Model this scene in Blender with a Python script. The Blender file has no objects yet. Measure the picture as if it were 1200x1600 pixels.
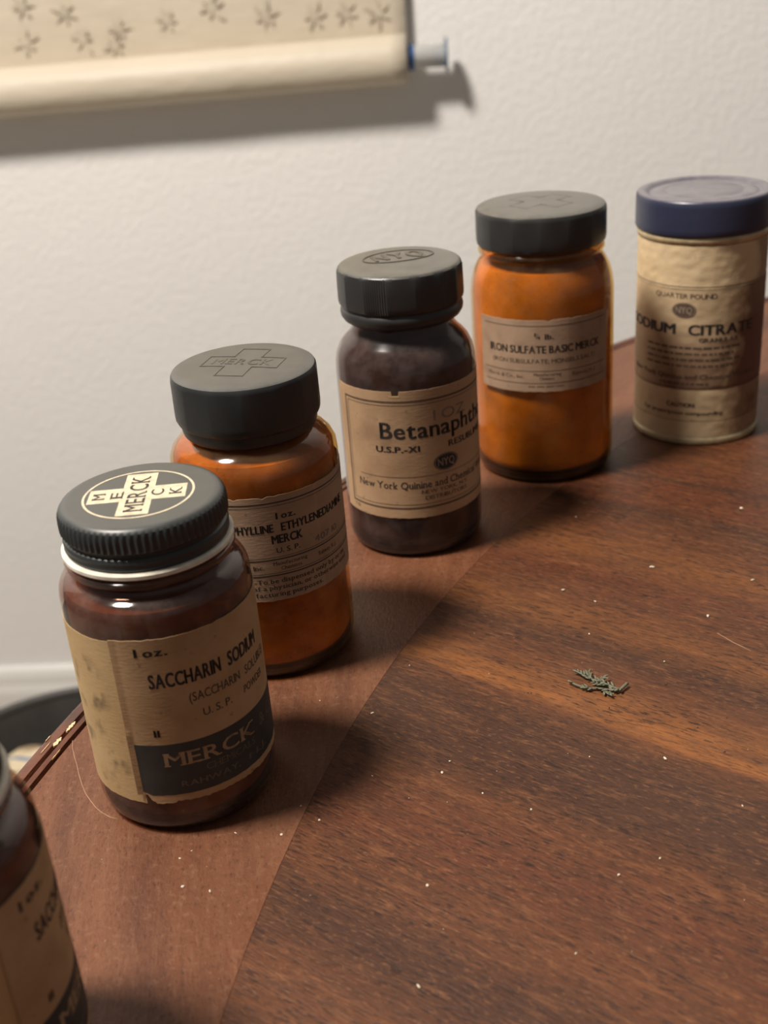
import bpy, bmesh, math, random
from mathutils import Matrix, Vector, noise
PI = math.pi
random.seed(7)
scene = bpy.context.scene
COL = scene.collection
TZ = 0.75            # height of the table top above the floor

# ------------------------------------------------------------------ camera
cam_d = bpy.data.cameras.new('camera')
cam = bpy.data.objects.new('camera', cam_d)
COL.objects.link(cam)
pitch, roll = math.radians(25.972), math.radians(-4.577)
F = Vector((0, math.cos(pitch), -math.sin(pitch)))
U0 = Vector((0, math.sin(pitch), math.cos(pitch)))
X0 = Vector((1, 0, 0))
XC = math.cos(roll) * X0 + math.sin(roll) * U0
UC = -math.sin(roll) * X0 + math.cos(roll) * U0
m = Matrix.Identity(4)
for r in range(3):
    m[r][0], m[r][1], m[r][2] = XC[r], UC[r], -F[r]
m[0][3], m[1][3], m[2][3] = 0, 0, TZ + 0.19
cam.matrix_world = m
cam_d.sensor_fit = 'HORIZONTAL'
cam_d.sensor_width = 36
cam_d.lens = 1853.9 / 1200 * 36
cam_d.clip_start = 0.01
cam_d.clip_end = 50
cam_d.dof.use_dof = True
cam_d.dof.focus_distance = 0.31
cam_d.dof.aperture_fstop = 24
scene.camera = cam

# ------------------------------------------------------------------ world, lamp, exposure
world = bpy.data.worlds.new('room_ambient')
scene.world = world
world.use_nodes = True
world.node_tree.nodes['Background'].inputs[0].default_value = (1.0, 0.96, 0.92, 1)
world.node_tree.nodes['Background'].inputs[1].default_value = 0.10
ld = bpy.data.lights.new('ceiling_lamp', 'POINT')
ld.energy = 128
ld.color = (1.0, 0.915, 0.82)
ld.shadow_soft_size = 0.15
lamp = bpy.data.objects.new('ceiling_lamp', ld)
lamp.location = (-0.64, 0.18, TZ + 1.42)
COL.objects.link(lamp)
vs = scene.view_settings
vs.view_transform = 'Standard'
vs.look = 'None'
vs.exposure = 0.42
vs.gamma = 1.0
vs.use_curve_mapping = False

# ------------------------------------------------------------------ node helpers
class NT:
    def __init__(s, name):
        s.mat = bpy.data.materials.new(name)
        s.mat.use_nodes = True
        s.t = s.mat.node_tree
        s.t.nodes.clear()
        s.out = s.n('ShaderNodeOutputMaterial')
    def n(s, typ, **kw):
        nd = s.t.nodes.new(typ)
        for k, v in kw.items():
            setattr(nd, k, v)
        return nd
    def put(s, sock, v):
        if isinstance(v, bpy.types.NodeSocket):
            s.t.links.new(v, sock)
        else:
            sock.default_value = v
    def coord(s, scale=(1, 1, 1), rot=0.0):
        tc = s.n('ShaderNodeTexCoord')
        if rot:
            m0 = s.n('ShaderNodeMapping')
            m0.inputs['Rotation'].default_value = (0, 0, rot)
            s.t.links.new(tc.outputs['Object'], m0.inputs[0])
            src = m0.outputs[0]
        else:
            src = tc.outputs['Object']
        mp = s.n('ShaderNodeMapping')
        mp.inputs['Scale'].default_value = scale
        s.t.links.new(src, mp.inputs[0])
        return mp.outputs[0]
    def noise(s, vec, scale=1.0, detail=3.0, rough=0.55, dist=0.0):
        nd = s.n('ShaderNodeTexNoise')
        s.t.links.new(vec, nd.inputs['Vector'])
        nd.inputs['Scale'].default_value = scale
        nd.inputs['Detail'].default_value = detail
        nd.inputs['Roughness'].default_value = rough
        nd.inputs['Distortion'].default_value = dist
        return nd.outputs[0]
    def ramp(s, fac, stops, interp='LINEAR'):
        nd = s.n('ShaderNodeValToRGB')
        cr = nd.color_ramp
        cr.interpolation = interp
        while len(cr.elements) < len(stops):
            cr.elements.new(0.5)
        for e, (p, c) in zip(cr.elements, stops):
            e.position = p
            e.color = (c, c, c, 1) if isinstance(c, (int, float)) else (*c, 1)
        s.t.links.new(fac, nd.inputs[0])
        return nd.outputs[0]
    def mix(s, fac, a, b, mode='MIX'):
        nd = s.n('ShaderNodeMix', data_type='RGBA', blend_type=mode)
        s.put(nd.inputs[0], fac)
        s.put(nd.inputs[6], (*a, 1) if isinstance(a, tuple) else a)
        s.put(nd.inputs[7], (*b, 1) if isinstance(b, tuple) else b)
        return nd.outputs[2]
    def math(s, op, a, b=0.0, c=0.0):
        nd = s.n('ShaderNodeMath', operation=op)
        s.put(nd.inputs[0], a)
        s.put(nd.inputs[1], b)
        s.put(nd.inputs[2], c)
        return nd.outputs[0]
    def bump(s, h, strength, dist):
        nd = s.n('ShaderNodeBump')
        nd.inputs['Strength'].default_value = strength
        nd.inputs['Distance'].default_value = dist
        s.t.links.new(h, nd.inputs['Height'])
        return nd.outputs[0]
    def principled(s, col, rough=0.5, spec=0.5, metal=0.0, normal=None, coat=0.0, coat_rough=0.1):
        p = s.n('ShaderNodeBsdfPrincipled')
        s.put(p.inputs['Base Color'], (*col, 1) if isinstance(col, tuple) else col)
        s.put(p.inputs['Roughness'], rough)
        s.put(p.inputs['Specular IOR Level'], spec)
        s.put(p.inputs['Metallic'], metal)
        s.put(p.inputs['Coat Weight'], coat)
        s.put(p.inputs['Coat Roughness'], coat_rough)
        if normal is not None:
            s.t.links.new(normal, p.inputs['Normal'])
        return p.outputs[0]
    def end(s, shader):
        s.t.links.new(shader, s.out.inputs[0])
        return s.mat

def plain(name, col, rough=0.6, spec=0.4, metal=0.0, var=0.12, scale=300, bump=0.0, coat=0.0):
    t = NT(name)
    nz = t.noise(t.coord(), scale, 3)
    c2 = tuple(max(0, v * (1 - 2 * var)) for v in col)
    c3 = tuple(min(1, v * (1 + var)) for v in col)
    c = t.mix(t.ramp(nz, [(0.3, 0.0), (0.7, 1.0)]), c2, c3)
    nrm = t.bump(nz, bump, 0.0005) if bump else None
    return t.end(t.principled(c, rough, spec, metal, nrm, coat))

# ------------------------------------------------------------------ materials
def wood_field():
    t = NT('walnut_veneer')
    g = math.radians(38)
    # coordinate across the grain, bent a little by noise
    v0 = t.coord((1, 1, 1), g)
    wob = t.noise(t.coord((7, 26, 1), g), 1.0, 3, 0.5)
    sep = t.n('ShaderNodeSeparateXYZ')
    t.t.links.new(v0, sep.inputs[0])
    wid = t.math('MULTIPLY_ADD', wob, 0.022, -0.011)
    vv = t.math('ADD', sep.outputs[1], wid)
    fac = t.math('MULTIPLY_ADD', vv, 1 / 0.40, 0.25 / 0.40)      # local across -0.25..0.15
    def q(v): return min(1, max(0, (v - 0.3497 + 0.25) / 0.40))
    DK, MD, RD, LT, OR = (.052, .021, .0115), (.104, .036, .0145), (.096, .029, .0125), (.155, .056, .018), (.240, .086, .023)
    base = t.ramp(fac, [(0, MD), (q(.125), MD), (q(.140), DK), (q(.158), MD), (q(.175), RD), (q(.190), MD), (q(.203), DK), (q(.222), DK),
                        (q(.2305), MD), (q(.233), OR), (q(.243), LT), (q(.250), MD), (q(.262), DK), (q(.272), LT), (q(.285), MD), (q(.300), RD),
                        (q(.318), LT), (q(.335), MD), (q(.352), DK), (q(.357), RD), (q(.374), RD), (q(.378), DK), (q(.384), RD), (q(.405), MD), (q(.45), RD)])
    st = t.noise(t.coord((55, 300, 1), g), 1.0, 4, 0.7)
    base = t.mix(t.ramp(st, [(0.32, 0.7), (0.58, 0.0)]), base, (.055, .022, .012))
    st2 = t.noise(t.coord((90, 560, 1), g), 1.0, 4, 0.7)
    base = t.mix(t.ramp(st2, [(0.52, 0.0), (0.78, 0.6)]), base, (.235, .096, .038))
    pores = t.noise(t.coord((260, 1500, 1), g), 1.0, 3, 0.65)
    pm = t.ramp(pores, [(0.53, 0.0), (0.62, 0.9)])
    dens = t.noise(t.coord((30, 90, 1), g), 1.0, 2)
    pm = t.mix(1.0, pm, t.ramp(dens, [(0.3, 0.35), (0.6, 1.0)]), 'MULTIPLY')
    base = t.mix(pm, base, (.020, .009, .006))
    dust = t.noise(t.coord((9, 9, 1)), 1.0, 4)
    fl_ = t.noise(t.coord((520, 1300, 1), g), 1.0, 3, 0.7)
    base = t.mix(t.ramp(fl_, [(0.56, 0.0), (0.72, 0.55)]), base, (.225, .098, .044))  # pale flecks: tiny glints beside the pores, painted into the colour
    base = t.mix(t.ramp(fl_, [(0.28, 0.6), (0.42, 0.0)]), base, (.03, .012, .007))
    base = t.mix(t.ramp(dust, [(0.52, 0.0), (0.80, 0.09)]), base, (.20, .13, .09))
    rough = t.math('MULTIPLY_ADD', dust, 0.25, 0.36)
    return t.end(t.principled(base, rough, 0.22, 0, t.bump(t.math('ADD', t.math('MULTIPLY', pores, -1.0), t.math('MULTIPLY', fl_, 0.6)), 0.55, 0.0004)))

def wood_border():
    t = NT('walnut_border_veneer')
    tc = t.n('ShaderNodeTexCoord')
    sp = t.n('ShaderNodeSeparateXYZ')
    t.t.links.new(tc.outputs['Object'], sp.inputs[0])
    ang = t.math('ARCTAN2', sp.outputs[1], sp.outputs[0])
    x2 = t.math('MULTIPLY', sp.outputs[0], sp.outputs[0])
    y2 = t.math('MULTIPLY', sp.outputs[1], sp.outputs[1])
    rad = t.math('SQRT', t.math('ADD', x2, y2))
    arc = t.math('MULTIPLY', ang, 0.56)
    cb = t.n('ShaderNodeCombineXYZ')
    t.t.links.new(t.math('ADD', arc, t.math('MULTIPLY', rad, -0.35)), cb.inputs[0])
    t.t.links.new(t.math('ADD', rad, t.math('MULTIPLY', arc, 0.35)), cb.inputs[1])
    def mp(sc):
        n = t.n('ShaderNodeMapping')
        n.inputs['Scale'].default_value = sc
        t.t.links.new(cb.outputs[0], n.inputs[0])
        return n.outputs[0]
    n1 = t.noise(mp((9, 70, 1)), 1, 4, 0.6)
    base = t.ramp(n1, [(0.25, (.072, .026, .014)), (0.5, (.132, .049, .023)), (0.75, (.168, .066, .031))])
    n2 = t.noise(mp((55, 420, 1)), 1, 3, 0.6)
    base = t.mix(t.ramp(n2, [(0.5, 0.0), (0.8, 0.5)]), base, (.205, .095, .050))
    n3 = t.noise(mp((420, 1300, 1)), 1, 3, 0.65)
    base = t.mix(t.ramp(n3, [(0.58, 0.0), (0.68, 0.6)]), base, (.030, .013, .009))
    dust = t.noise(t.coord((13, 13, 1)), 1.0, 4)
    n4 = t.noise(t.coord((600, 600, 1)), 1, 3, 0.7)
    base = t.mix(t.ramp(n4, [(0.56, 0.0), (0.74, 0.5)]), base, (.23, .12, .07))  # light specks stand for sparkle on the fine relief, put into the colour
    base = t.mix(t.ramp(n4, [(0.28, 0.5), (0.42, 0.0)]), base, (.04, .017, .010))
    base = t.mix(t.ramp(dust, [(0.45, 0.0), (0.75, 0.14)]), base, (.20, .125, .085))
    return t.end(t.principled(base, t.math('MULTIPLY_ADD', dust, 0.25, 0.36), 0.25, 0, t.bump(t.math('ADD', n4, t.math('MULTIPLY', n3, -0.8)), 0.5, 0.0004)))

def moulding_mat():
    t = NT('worn_moulding_lacquer')
    n1 = t.noise(t.coord((60, 60, 200)), 1, 4, 0.6)
    base = t.ramp(n1, [(0.3, (.045, .016, .010)), (0.55, (.105, .033, .016)), (0.8, (.16, .058, .030))])
    n2 = t.noise(t.coord((160, 160, 500)), 1, 3, 0.7)
    base = t.mix(t.ramp(n2, [(0.68, 0.0), (0.72, 0.7)]), base, (.42, .22, .13))
    n3 = t.noise(t.coord((25, 25, 90)), 1, 2)
    base = t.mix(t.ramp(n3, [(0.55, 0.0), (0.7, 0.55)]), base, (.035, .020, .015))
    return t.end(t.principled(base, 0.38, 0.3, 0, t.bump(n2, 0.7, 0.0006)))

def glass_mat(name, tint, dust=(.5, .42, .36), amount=0.12, rough=0.09):
    # coloured bottle glass: tinted see-through body, fresnel gloss, a film of dust
    t = NT(name)
    tr = t.n('ShaderNodeBsdfTransparent')
    nz0 = t.noise(t.coord((1, 1, 0.6)), 70, 3)
    t.put(tr.inputs[0], t.mix(t.ramp(nz0, [(0.3, 0.0), (0.7, 1.0)]), tuple(v * 0.86 for v in tint), tint))
    df = t.n('ShaderNodeBsdfDiffuse')
    df.inputs[0].default_value = (*dust, 1)
    nz = t.noise(t.coord(), 130, 5, 0.65)
    dm = t.ramp(nz, [(0.42, amount * 0.35), (0.75, amount * 1.6)])
    m1 = t.n('ShaderNodeMixShader')
    t.put(m1.inputs[0], dm)
    t.t.links.new(tr.outputs[0], m1.inputs[1])
    t.t.links.new(df.outputs[0], m1.inputs[2])
    gl = t.n('ShaderNodeBsdfGlossy')
    gl.inputs['Roughness'].default_value = rough
    gl.inputs[0].default_value = (1, 1, 1, 1)
    fr = t.n('ShaderNodeFresnel')
    fr.inputs[0].default_value = 1.5
    m2 = t.n('ShaderNodeMixShader')
    ge = t.n('ShaderNodeNewGeometry')
    t.put(m2.inputs[0], t.math('MULTIPLY', fr.outputs[0], t.math('SUBTRACT', 1.0, ge.outputs['Backfacing'])))
    t.t.links.new(m1.outputs[0], m2.inputs[1])
    t.t.links.new(gl.outputs[0], m2.inputs[2])
    return t.end(m2.outputs[0])

def powder_mat(name, a, b, scale=60):
    t = NT(name)
    nz = t.noise(t.coord((1, 1, 1.4)), scale, 4, 0.6)
    fine = t.noise(t.coord(), 900, 2)
    c = t.mix(t.ramp(nz, [(0.35, 0.0), (0.68, 1.0)]), a, b)
    c = t.mix(t.ramp(fine, [(0.6, 0.0), (0.75, 0.4)]), c, tuple(v * 0.35 for v in a))
    return t.end(t.principled(c, 0.95, 0.1))

def paper_mat(name, col, dirty, edge=(.10, .06, .035)):
    # aged paper: foxing in large soft clouds, fine specks, soaked stains held in the 'stain' attribute
    t = NT(name)
    at = t.n('ShaderNodeAttribute', attribute_name='stain')
    nz = t.noise(t.coord((1, 1, 1)), 60, 5, 0.6)
    c = t.mix(t.ramp(nz, [(0.36, 0.0), (0.72, 0.75)]), col, dirty)
    c = t.mix(at.outputs['Fac'], c, edge)
    sp = t.noise(t.coord(), 420, 3, 0.6)
    c = t.mix(t.ramp(sp, [(0.66, 0.0), (0.74, 0.6)]), c, tuple(v * 0.5 for v in dirty))
    fb = t.noise(t.coord((1, 1, 3)), 500, 3)
    return t.end(t.principled(c, 0.72, 0.25, 0, t.bump(fb, 0.25, 0.0002)))

def cap_mat(name, col, dust=(.30, .28, .24), rough=0.34, amount=0.5):
    # dark moulded plastic; dust settles on faces that look up
    t = NT(name)
    ge = t.n('ShaderNodeNewGeometry')
    sp = t.n('ShaderNodeSeparateXYZ')
    t.t.links.new(ge.outputs['Normal'], sp.inputs[0])
    up = t.ramp(sp.outputs[2], [(0.55, 0.0), (0.95, 1.0)])
    nz = t.noise(t.coord(), 160, 5, 0.7)
    du = t.mix(1.0, up, t.ramp(nz, [(0.25, amount * 0.35), (0.8, amount)]), 'MULTIPLY')
    sc = t.noise(t.coord(), 700, 3, 0.7)
    c = t.mix(du, col, dust)
    c = t.mix(t.ramp(sc, [(0.68, 0.0), (0.76, 0.3)]), c, dust)
    rg = t.math('MULTIPLY_ADD', nz, 0.25, rough - 0.1)
    return t.end(t.principled(c, rg, 0.5, 0, t.bump(nz, 0.05, 0.0003)))

M = {}
M['field'] = wood_field()
M['border'] = wood_border()
M['mould'] = moulding_mat()
M['under'] = plain('dark_wood', (.07, .03, .018), 0.5)
M['chip'] = plain('bare_wood_chip', (.72, .52, .30), 0.8, scale=900)
M['scratch'] = plain('scratched_lacquer', (.36, .21, .13), 0.7)
M['crumb'] = plain('pale_crumb', (.70, .60, .47), 0.8)
M['dcrumb'] = plain('dark_crumb', (.045, .03, .025), 0.8)
M['leaf'] = plain('dried_cedar', (.155, .155, .100), 0.6, scale=900, var=0.3)
M['stem'] = plain('dried_cedar_stem', (.13, .12, .08), 0.6)
M['glass_brown'] = glass_mat('brown_glass', (.73, .56, .47), (.34, .26, .23), 0.14)
M['glass_amber'] = glass_mat('amber_glass', (.91, .69, .36), (.42, .27, .15), 0.10)
M['glass_amber2'] = glass_mat('clear_amber_glass', (.93, .715, .36), (.42, .28, .16), 0.08)
M['glass_purple'] = glass_mat('dark_plum_glass', (.66, .58, .56), (.26, .20, .185), 0.15, 0.16)
M['pow_sacc'] = powder_mat('stained_powder', (.30, .17, .10), (.52, .30, .15), 45)
M['pow_amin'] = powder_mat('caked_powder', (.50, .32, .16), (.95, .66, .33), 55)
M['pow_iron'] = powder_mat('ochre_powder', (.62, .42, .20), (.95, .72, .36), 38)
M['pow_beta'] = powder_mat('dark_crystals', (.12, .065, .06), (.22, .12, .10), 70)
M['heel_brown'] = plain('thick_brown_glass', (.016, .008, .005), 0.35, 0.15)
M['heel_amber'] = plain('thick_amber_glass', (.020, .009, .004), 0.35, 0.15)
M['heel_plum'] = plain('thick_plum_glass', (.012, .008, .007), 0.35, 0.15)
M['label_tan'] = paper_mat('tan_label_paper', (0.482, 0.320, 0.179), (0.344, 0.212, 0.106))
M['label_side'] = paper_mat('tan_side_label_paper', (0.533, 0.376, 0.198), (0.447, 0.292, 0.137), (.13, .095, .055))
M['label_pink'] = paper_mat('browned_label_paper', (0.447, 0.308, 0.205), (0.318, 0.200, 0.125))
M['label_beta'] = paper_mat('ochre_label_paper', (0.499, 0.336, 0.198), (0.361, 0.228, 0.125), (.22, .135, .08))
M['label_iron'] = paper_mat('grey_tan_label_paper', (0.430, 0.296, 0.198), (0.310, 0.196, 0.125))
M['can_paper'] = paper_mat('stained_cream_paper', (.70, .55, .34), (.58, .43, .24), (.155, .075, .045))
M['can_rim'] = plain('cream_tinplate', (.55, .45, .27), 0.4, 0.5, 0.3)
M['can_lid'] = cap_mat('blue_painted_tin', (.028, .033, .066), (.27, .245, .245), 0.33, 0.75)
M['cap_metal'] = cap_mat('dark_painted_tin_cap', (.026, .030, .032), (.10, .10, .09), 0.36, 0.55)
M['cap_black'] = cap_mat('black_bakelite', (.024, .025, .026), (.115, .110, .095), 0.36, 0.75)
M['cap_black2'] = cap_mat('dusty_black_bakelite', (.026, .026, .026), (.155, .145, .120), 0.36, 0.85)
M['emboss'] = cap_mat('embossed_bakelite', (.034, .030, .024), (.15, .12, .085), 0.45, 0.6)
M['liner'] = plain('white_liner', (.74, .69, .58), 0.6)
M['cream'] = plain('cream_print', (.60, .52, .37), 0.6, scale=500)
M['ink'] = plain('black_ink', (.035, .028, .024), 0.7)
M['ink_soft'] = plain('faded_ink', (.095, .062, .042), 0.8)
M['ink_faint'] = plain('very_faded_ink', (.20, .130, .082), 0.8)
M['ink_stamp'] = plain('grey_stamp_ink', (.17, .135, .11), 0.8)
M['band'] = plain('green_black_print', (.040, .042, .040), 0.6, scale=200)
M['band_cream'] = plain('tan_reversed_print', (.34, .235, .135), 0.7)
M['band_faint'] = plain('worn_reversed_print', (.135, .105, .075), 0.7)
M['oval_cream'] = plain('grey_reversed_print', (.30, .235, .17), 0.7)

# ------------------------------------------------------------------ object helpers
def tag(o, label=None, cat=None, group=None, kind=None):
    if label: o['label'] = label
    if cat: o['category'] = cat
    if group: o['group'] = group
    if kind: o['kind'] = kind
    return o
def mesh_obj(name, verts, faces, mat, parent=None, smooth=True, attr=None):
    me = bpy.data.meshes.new(name)
    me.from_pydata(verts, [], faces)
    me.update()
    if smooth:
        for p in me.polygons: p.use_smooth = True
    if mat: me.materials.append(mat)
    if attr:
        a = me.attributes.new('stain', 'FLOAT', 'POINT')
        a.data.foreach_set('value', attr)
    o = bpy.data.objects.new(name, me)
    COL.objects.link(o)
    if parent: o.parent = parent
    return o
def empty(name, loc, rz=0):
    o = bpy.data.objects.new(name, None)
    o.empty_display_size = 0.02
    o.location = loc
    o.rotation_euler = (0, 0, rz)
    COL.objects.link(o)
    return o
def auto_smooth(o, deg=35):
    me = o.data
    bm = bmesh.new()
    bm.from_mesh(me)
    for e in bm.edges:
        if len(e.link_faces) == 2 and e.calc_face_angle(0) > math.radians(deg):
            e.smooth = False
    bm.to_mesh(me)
    bm.free()
    return o
def lathe(name, prof, mat, parent=None, seg=96, rfun=None, closed=False, sc=0.001, deg=40):
    """surface of revolution; profile in mm, radius 0 becomes a pole; closed joins last ring to first"""
    verts, faces, rings = [], [], []
    for (r, z) in prof:
        if r <= 1e-9:
            rings.append([len(verts)])
            verts.append((0, 0, z * sc))
        else:
            ring = []
            for i in range(seg):
                a = 2 * PI * i / seg
                rr = rfun(r, z, a) if rfun else r
                ring.append(len(verts))
                verts.append((rr * math.cos(a) * sc, rr * math.sin(a) * sc, z * sc))
            rings.append(ring)
    pairs = list(zip(rings[:-1], rings[1:]))
    if closed: pairs.append((rings[-1], rings[0]))
    for A, Bq in pairs:
        for i in range(seg):
            j = (i + 1) % seg
            if len(A) == 1 and len(Bq) == 1: break
            if len(A) == 1: faces.append((A[0], Bq[j], Bq[i]))
            elif len(Bq) == 1: faces.append((A[i], A[j], Bq[0]))
            else: faces.append((A[i], A[j], Bq[j], Bq[i]))
    o = mesh_obj(name, verts, faces, mat, parent)
    bm = bmesh.new()
    bm.from_mesh(o.data)
    bmesh.ops.recalc_face_normals(bm, faces=bm.faces)
    bm.to_mesh(o.data)
    bm.free()
    return auto_smooth(o, deg)
def tube(name, pts, rad, mat, parent=None, seg=8):
    pts = [Vector(p) for p in pts]
    verts, faces = [], []
    for i, p in enumerate(pts):
        d = (pts[min(i + 1, len(pts) - 1)] - pts[max(i - 1, 0)]).normalized()
        up = Vector((0, 0, 1)) if abs(d.z) < 0.9 else Vector((1, 0, 0))
        s = d.cross(up).normalized()
        u = s.cross(d)
        r = rad(i / (len(pts) - 1)) if callable(rad) else rad
        for k in range(seg):
            a = 2 * PI * k / seg
            verts.append(p + (s * math.cos(a) + u * math.sin(a)) * r)
    n = len(pts)
    for i in range(n - 1):
        for k in range(seg):
            k2 = (k + 1) % seg
            faces.append((i * seg + k, i * seg + k2, (i + 1) * seg + k2, (i + 1) * seg + k))
    faces.append(tuple(reversed(range(seg))))
    faces.append(tuple((n - 1) * seg + k for k in range(seg)))
    return mesh_obj(name, verts, faces, mat, parent)
def cyl_pt(r, deg, z):
    a = math.radians(deg)
    return (r * math.cos(a) * 0.001, r * math.sin(a) * 0.001, z * 0.001)
def patch(name, r, a0, a1, z0, z1, mat, parent, th=0.16, top=None, bot=None, stain=None, bulge=None, da=1.0, dz=1.0):
    """sheet of paper wrapped round a bottle: outer skin, inner skin and cut edges"""
    na = max(2, int(abs(a1 - a0) / da))
    nz = max(2, int((z1 - z0) / dz))
    verts, faces, st = [], [], []
    for lay in (th, 0.015):
        for i in range(na + 1):
            a = a0 + (a1 - a0) * i / na
            lo = z0 + (bot(a) if bot else 0)
            hi = z1 + (top(a) if top else 0)
            for j in range(nz + 1):
                z = lo + (hi - lo) * j / nz
                b = bulge(a, z) if bulge else 0
                verts.append(cyl_pt(r + lay + b, a, z))
                st.append(stain(a, z) if stain else 0.0)
    N = (na + 1) * (nz + 1)
    W = nz + 1
    for i in range(na):
        for j in range(nz):
            q = (i * W + j, (i + 1) * W + j, (i + 1) * W + j + 1, i * W + j + 1)
            faces.append(q)
            faces.append(tuple(v + N for v in reversed(q)))
    for i in range(na):
        for j in (0, nz):
            p, q = i * W + j, (i + 1) * W + j
            faces.append((p, p + N, q + N, q) if j == 0 else (p, q, q + N, p + N))
    for j in range(nz):
        for i in (0, na):
            p, q = i * W + j, i * W + j + 1
            faces.append((p, q, q + N, p + N) if i == 0 else (p, p + N, q + N, q))
    return auto_smooth(mesh_obj(name, verts, faces, mat, parent, True, st), 50)

# ------------------------------------------------------------------ lettering
GL = {}
def build_glyphs(chars):
    tmp = []
    b = 0
    for ch in chars:
        cu = bpy.data.curves.new('g', 'FONT')
        cu.body = ch
        cu.resolution_u = 3
        ob = bpy.data.objects.new('g', cu)
        COL.objects.link(ob)
        tmp.append((ch, b, ob))
    bpy.context.view_layer.update()
    dg = bpy.context.evaluated_depsgraph_get()
    for ch, b, ob in tmp:
        ev = ob.evaluated_get(dg)
        me = ev.to_mesh()
        vs_ = [(v.co.x, v.co.y) for v in me.vertices]
        fs_ = [tuple(p.vertices) for p in me.polygons]
        GL[(ch, b)] = (vs_, fs_)
        ev.to_mesh_clear()
    for ch, b, ob in tmp:
        cu = ob.data
        bpy.data.objects.remove(ob)
        bpy.data.curves.remove(cu)
LIGHT, REG, BOLD = 0.0, 0.022, 0.058     # half the extra stroke width, in cap heights
SER = {}   # serif feet: (fraction across the letter, level) b baseline, t cap/ascender, x x-height, d descender
for chs, lst in {'MHNKX': [(.1, 'b'), (.9, 'b'), (.1, 't'), (.9, 't')], 'ER': [(.12, 'b'), (.12, 't'), (.92, 'b')], 'IT1': [(.5, 'b')], 'A': [(.06, 'b'), (.94, 'b')],
                 'WY': [(.07, 't'), (.93, 't')], 'P': [(.12, 'b'), (.12, 't')], 'LJDB': [(.12, 'b'), (.12, 't')], 'nhm': [(.12, 'b'), (.88, 'b')], 'iflrk': [(.4, 'b')],
                 'u': [(.1, 'x'), (.85, 'b')], 'd': [(.85, 't'), (.9, 'b')], 'p': [(.12, 'd'), (.1, 'x')], 'y': [(.08, 'x'), (.9, 'x')], 'a': [(.92, 'b')]}.items():
    for ch in chs: SER[ch] = lst
def layout(text, bold, serif, track=0.09):
    """flat 2-D outline of a line of text, cap height 1; returns verts, faces, width"""
    H = GL[('H', 0)][0]
    cap = max(v[1] for v in H) - min(v[1] for v in H)
    base = min(v[1] for v in H)
    V, Fc, x = [], [], 0.0
    for ch in text:
        if ch == ' ':
            x += 0.36
            continue
        vs_, fs_ = GL[(ch, 0)]
        if not vs_:
            x += 0.3
            continue
        x0 = min(v[0] for v in vs_)
        w = (max(v[0] for v in vs_) - x0) / cap
        sh = [(0, 0)] if bold == 0 else [(bold * i, bold * 0.45 * (1 - 2 * (i % 2))) for i in (-1, 0, 1)]
        if bold > 0.03: sh = [(bold * i, bold * 0.35 * j) for i in (-1, -.35, .35, 1) for j in (-1, 1)]
        for dx, dy in sh:
            o = len(V)
            V += [((v[0] - x0) / cap + x + dx, (v[1] - base) / cap + dy) for v in vs_]
            Fc += [tuple(i + o for i in f) for f in fs_]
        if serif:
            ys = [(v[1] - base) / cap for v in vs_]
            for fx, lv in SER.get(ch, []):
                yy = {'b': 0.04, 't': max(ys) - 0.04, 'x': max(ys) - 0.04, 'd': min(ys) + 0.04}[lv]
                o = len(V)
                hw = 0.15
                V += [(x + fx * w - hw, yy - .045), (x + fx * w + hw, yy - .045), (x + fx * w + hw, yy + .045), (x + fx * w - hw, yy + .045)]
                Fc += [(o, o + 1, o + 2, o + 3)]
        x += w + track + bold * 1.3 + (0.05 if serif else 0)
    return V, Fc, max(1e-6, x - track)
def bisected(V2, F2, step):
    bm = bmesh.new()
    vv = [bm.verts.new((x, y, 0)) for x, y in V2]
    for f in F2:
        try: bm.faces.new([vv[i] for i in f])
        except ValueError: pass
    xs = [v[0] for v in V2]
    x = math.floor(min(xs) / step) * step + step
    while x < max(xs):
        bmesh.ops.bisect_plane(bm, geom=bm.verts[:] + bm.edges[:] + bm.faces[:], plane_co=(x, 0, 0), plane_no=(1, 0, 0), dist=1e-6)
        x += step
    bm.verts.index_update()
    out = [(v.co.x, v.co.y) for v in bm.verts]
    fo = [tuple(v.index for v in f.verts) for f in bm.faces]
    bm.free()
    return out, fo
def wrap_print(name, V2, F2, r, a0, z0, mat, parent, lift=0.21, bulge=None):
    """V2 in mm along the arc / up; wraps a flat print on a cylinder of radius r"""
    V2, F2 = bisected(V2, F2, 1.2)
    verts = []
    for x, y in V2:
        a = a0 + math.degrees(x / r)
        verts.append(cyl_pt(r + lift + (bulge(a, z0 + y) if bulge else 0), a, z0 + y))
    return mesh_obj(name, verts, F2, mat, parent, False)
def line(parent, r, text, a0, a1, z, cap, mat, bold=REG, serif=False, lift=0.21, bulge=None, name='lettering'):
    V, Fc, w = layout(text, bold, serif)
    arc = math.radians(a1 - a0) * r
    V = [(x / w * arc, y * cap) for x, y in V]
    return wrap_print(name, V, Fc, r, a0, z, mat, parent, lift, bulge)
def rule(parent, r, a0, a1, z, h, mat, lift=0.20, bulge=None, name='printed_rule'):
    arc = math.radians(a1 - a0) * r
    return wrap_print(name, [(0, 0), (arc, 0), (arc, h), (0, h)], [(0, 1, 2, 3)], r, a0, z, mat, parent, lift, bulge)
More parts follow.
